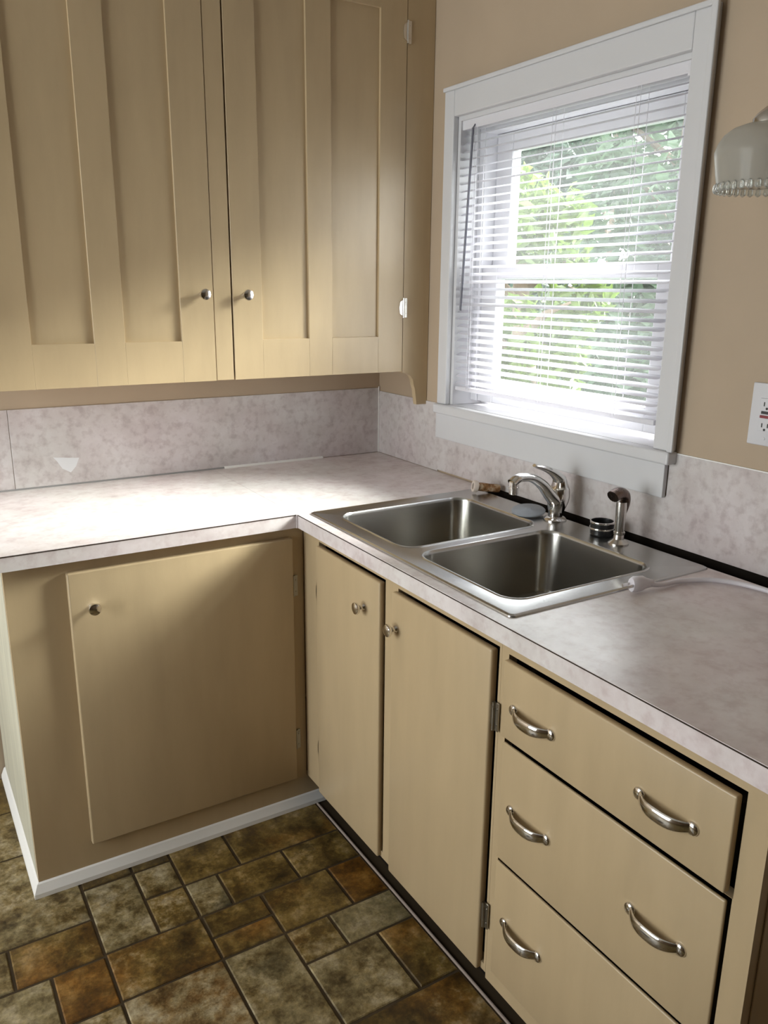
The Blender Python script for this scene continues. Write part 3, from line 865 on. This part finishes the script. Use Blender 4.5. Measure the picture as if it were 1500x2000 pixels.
obj('arm', tube(NB(), smooth_path([(lx, ly, lz + .138), (lx + .02, ly, lz + .160), (lx + .07, ly, lz + .168), (-.012, ly, lz + .160)], 6), .007, 12), 'nickel', lm, 60)
obj('wall_plate', lathe(NB(), [(.055, 0), (.055, .004), (.045, .012), (.02, .018)], (-.0003, ly, lz + .160), (-1, 0, 0), 28), 'nickel', lm, 40)

# ------------------------------------------------------------------ the room's other window (out of frame), a plain frame
w2 = struct(thing('window_2', 'large white framed window in the wall opposite the sink', 'window', (XL, -0.95, .40)))
bm = NB()
box(bm, XL - .08, XL - .03, LY0, LY0 + .06, LZ0, LZ1); box(bm, XL - .08, XL - .03, LY1 - .06, LY1, LZ0, LZ1)
box(bm, XL - .08, XL - .03, LY0 + .06, LY1 - .06, LZ0, LZ0 + .06); box(bm, XL - .08, XL - .03, LY0 + .06, LY1 - .06, LZ1 - .06, LZ1)
box(bm, XL - .08, XL - .03, -0.975, -0.925, LZ0 + .06, LZ1 - .06)
obj('frame', bm, 'white', w2)
for a, b in ((LY0 + .06, -0.975), (-0.925, LY1 - .06)): obj('pane', B(XL - .057, XL - .053, a, b, LZ0 + .06, LZ1 - .06), 'pane', w2)

# ------------------------------------------------------------------ outside
struct(obj('ground', B(.16, 40, -14, 40, -.75, -.65), 'lawn'))
def tree(x, y, h, r, z0, leaf, n, size, label, lean=(0, 0)):
    t = thing('tree', label, 'tree', (x, y, -.65), 'trees outside the window')
    bm = NB()
    top = Vector((x + lean[0], y + lean[1], h))
    tube(bm, smooth_path([(x, y, -.65), (x + .05, y - .04, h * .35), (x + lean[0] * .6, y + lean[1] * .6, h * .7), top], 4), [.14 - .10 * k / 12 for k in range(13)], 10)
    for k in range(7):
        a = k * 2.4; zb = z0 + (h - z0) * (.1 + .1 * k)
        tube(bm, [(x, y, zb), (x + r * .45 * math.cos(a), y + r * .45 * math.sin(a), zb + .35 * r), (x + r * .85 * math.cos(a), y + r * .85 * math.sin(a), zb + .5 * r)], [.045, .03, .01], 6)
    obj('trunk', bm, 'bark', t, 60)
    rnd = random.Random(int(x * 100 + y * 10))
    clumps = []
    for k in range(46):
        u = rnd.random(); a = rnd.random() * 2 * PI
        zz = z0 + (h + r * .4 - z0) * u
        rr = r * (math.sin(PI * min(.98, .18 + .74 * u)) ** .6) * math.sqrt(rnd.uniform(.15, 1))
        clumps.append((x + rr * math.cos(a), y + rr * math.sin(a), zz, rnd.uniform(.25, .5) * r * .8))
    V, F = [], []
    for i in range(n):
        cx, cy, cz, cr = clumps[rnd.randrange(len(clumps))]
        v = Vector((rnd.gauss(0, 1), rnd.gauss(0, 1), rnd.gauss(0, .8))).normalized() * cr * rnd.uniform(.4, 1) ** .5
        c = Vector((cx, cy, cz)) + v
        u = Vector((rnd.gauss(0, 1), rnd.gauss(0, 1), rnd.gauss(0, .6))).normalized()
        w = u.cross(Vector((rnd.gauss(0, 1), rnd.gauss(0, 1), rnd.gauss(0, 1)))).normalized()
        s = size * rnd.uniform(.7, 1.3); nrm = u.cross(w) * (s * .15)
        b = len(V)
        V += [c - u * s, c - w * s * .42 + nrm, c + u * s, c + w * s * .42 + nrm]
        F += [(b, b + 1, b + 2), (b, b + 2, b + 3)]
    me = bpy.data.meshes.new('foliage'); me.from_pydata([tuple(v) for v in V], [], F); me.materials.append(M[leaf])
    o = bpy.data.objects.new('foliage', me); COL.objects.link(o)
    o.parent = t; o.matrix_parent_inverse = world_of(t).inverted(); o['kind'] = 'stuff'
tree(3.0, 2.75, 2.0, .62, .7, 'leaf_bright', 2400, .075, 'young bright yellow-green tree close outside the window')
tree(6.2, 3.9, 3.9, 1.35, .1, 'leaf_mid', 6000, .12, 'mid green leafy tree to the right behind the bright young tree')
tree(6.6, 7.6, 4.4, 1.7, .0, 'leaf_dark', 6000, .13, 'deep green tree at the left of the window view')
tree(10.2, 5.6, 4.6, 1.7, -.2, 'leaf_dark', 6000, .14, 'deep green tree at the right edge of the window view')
tree(12.0, 10.5, 6.2, 2.7, -.2, 'leaf_mid', 6000, .2, 'tall pale green tree farthest outside the window')
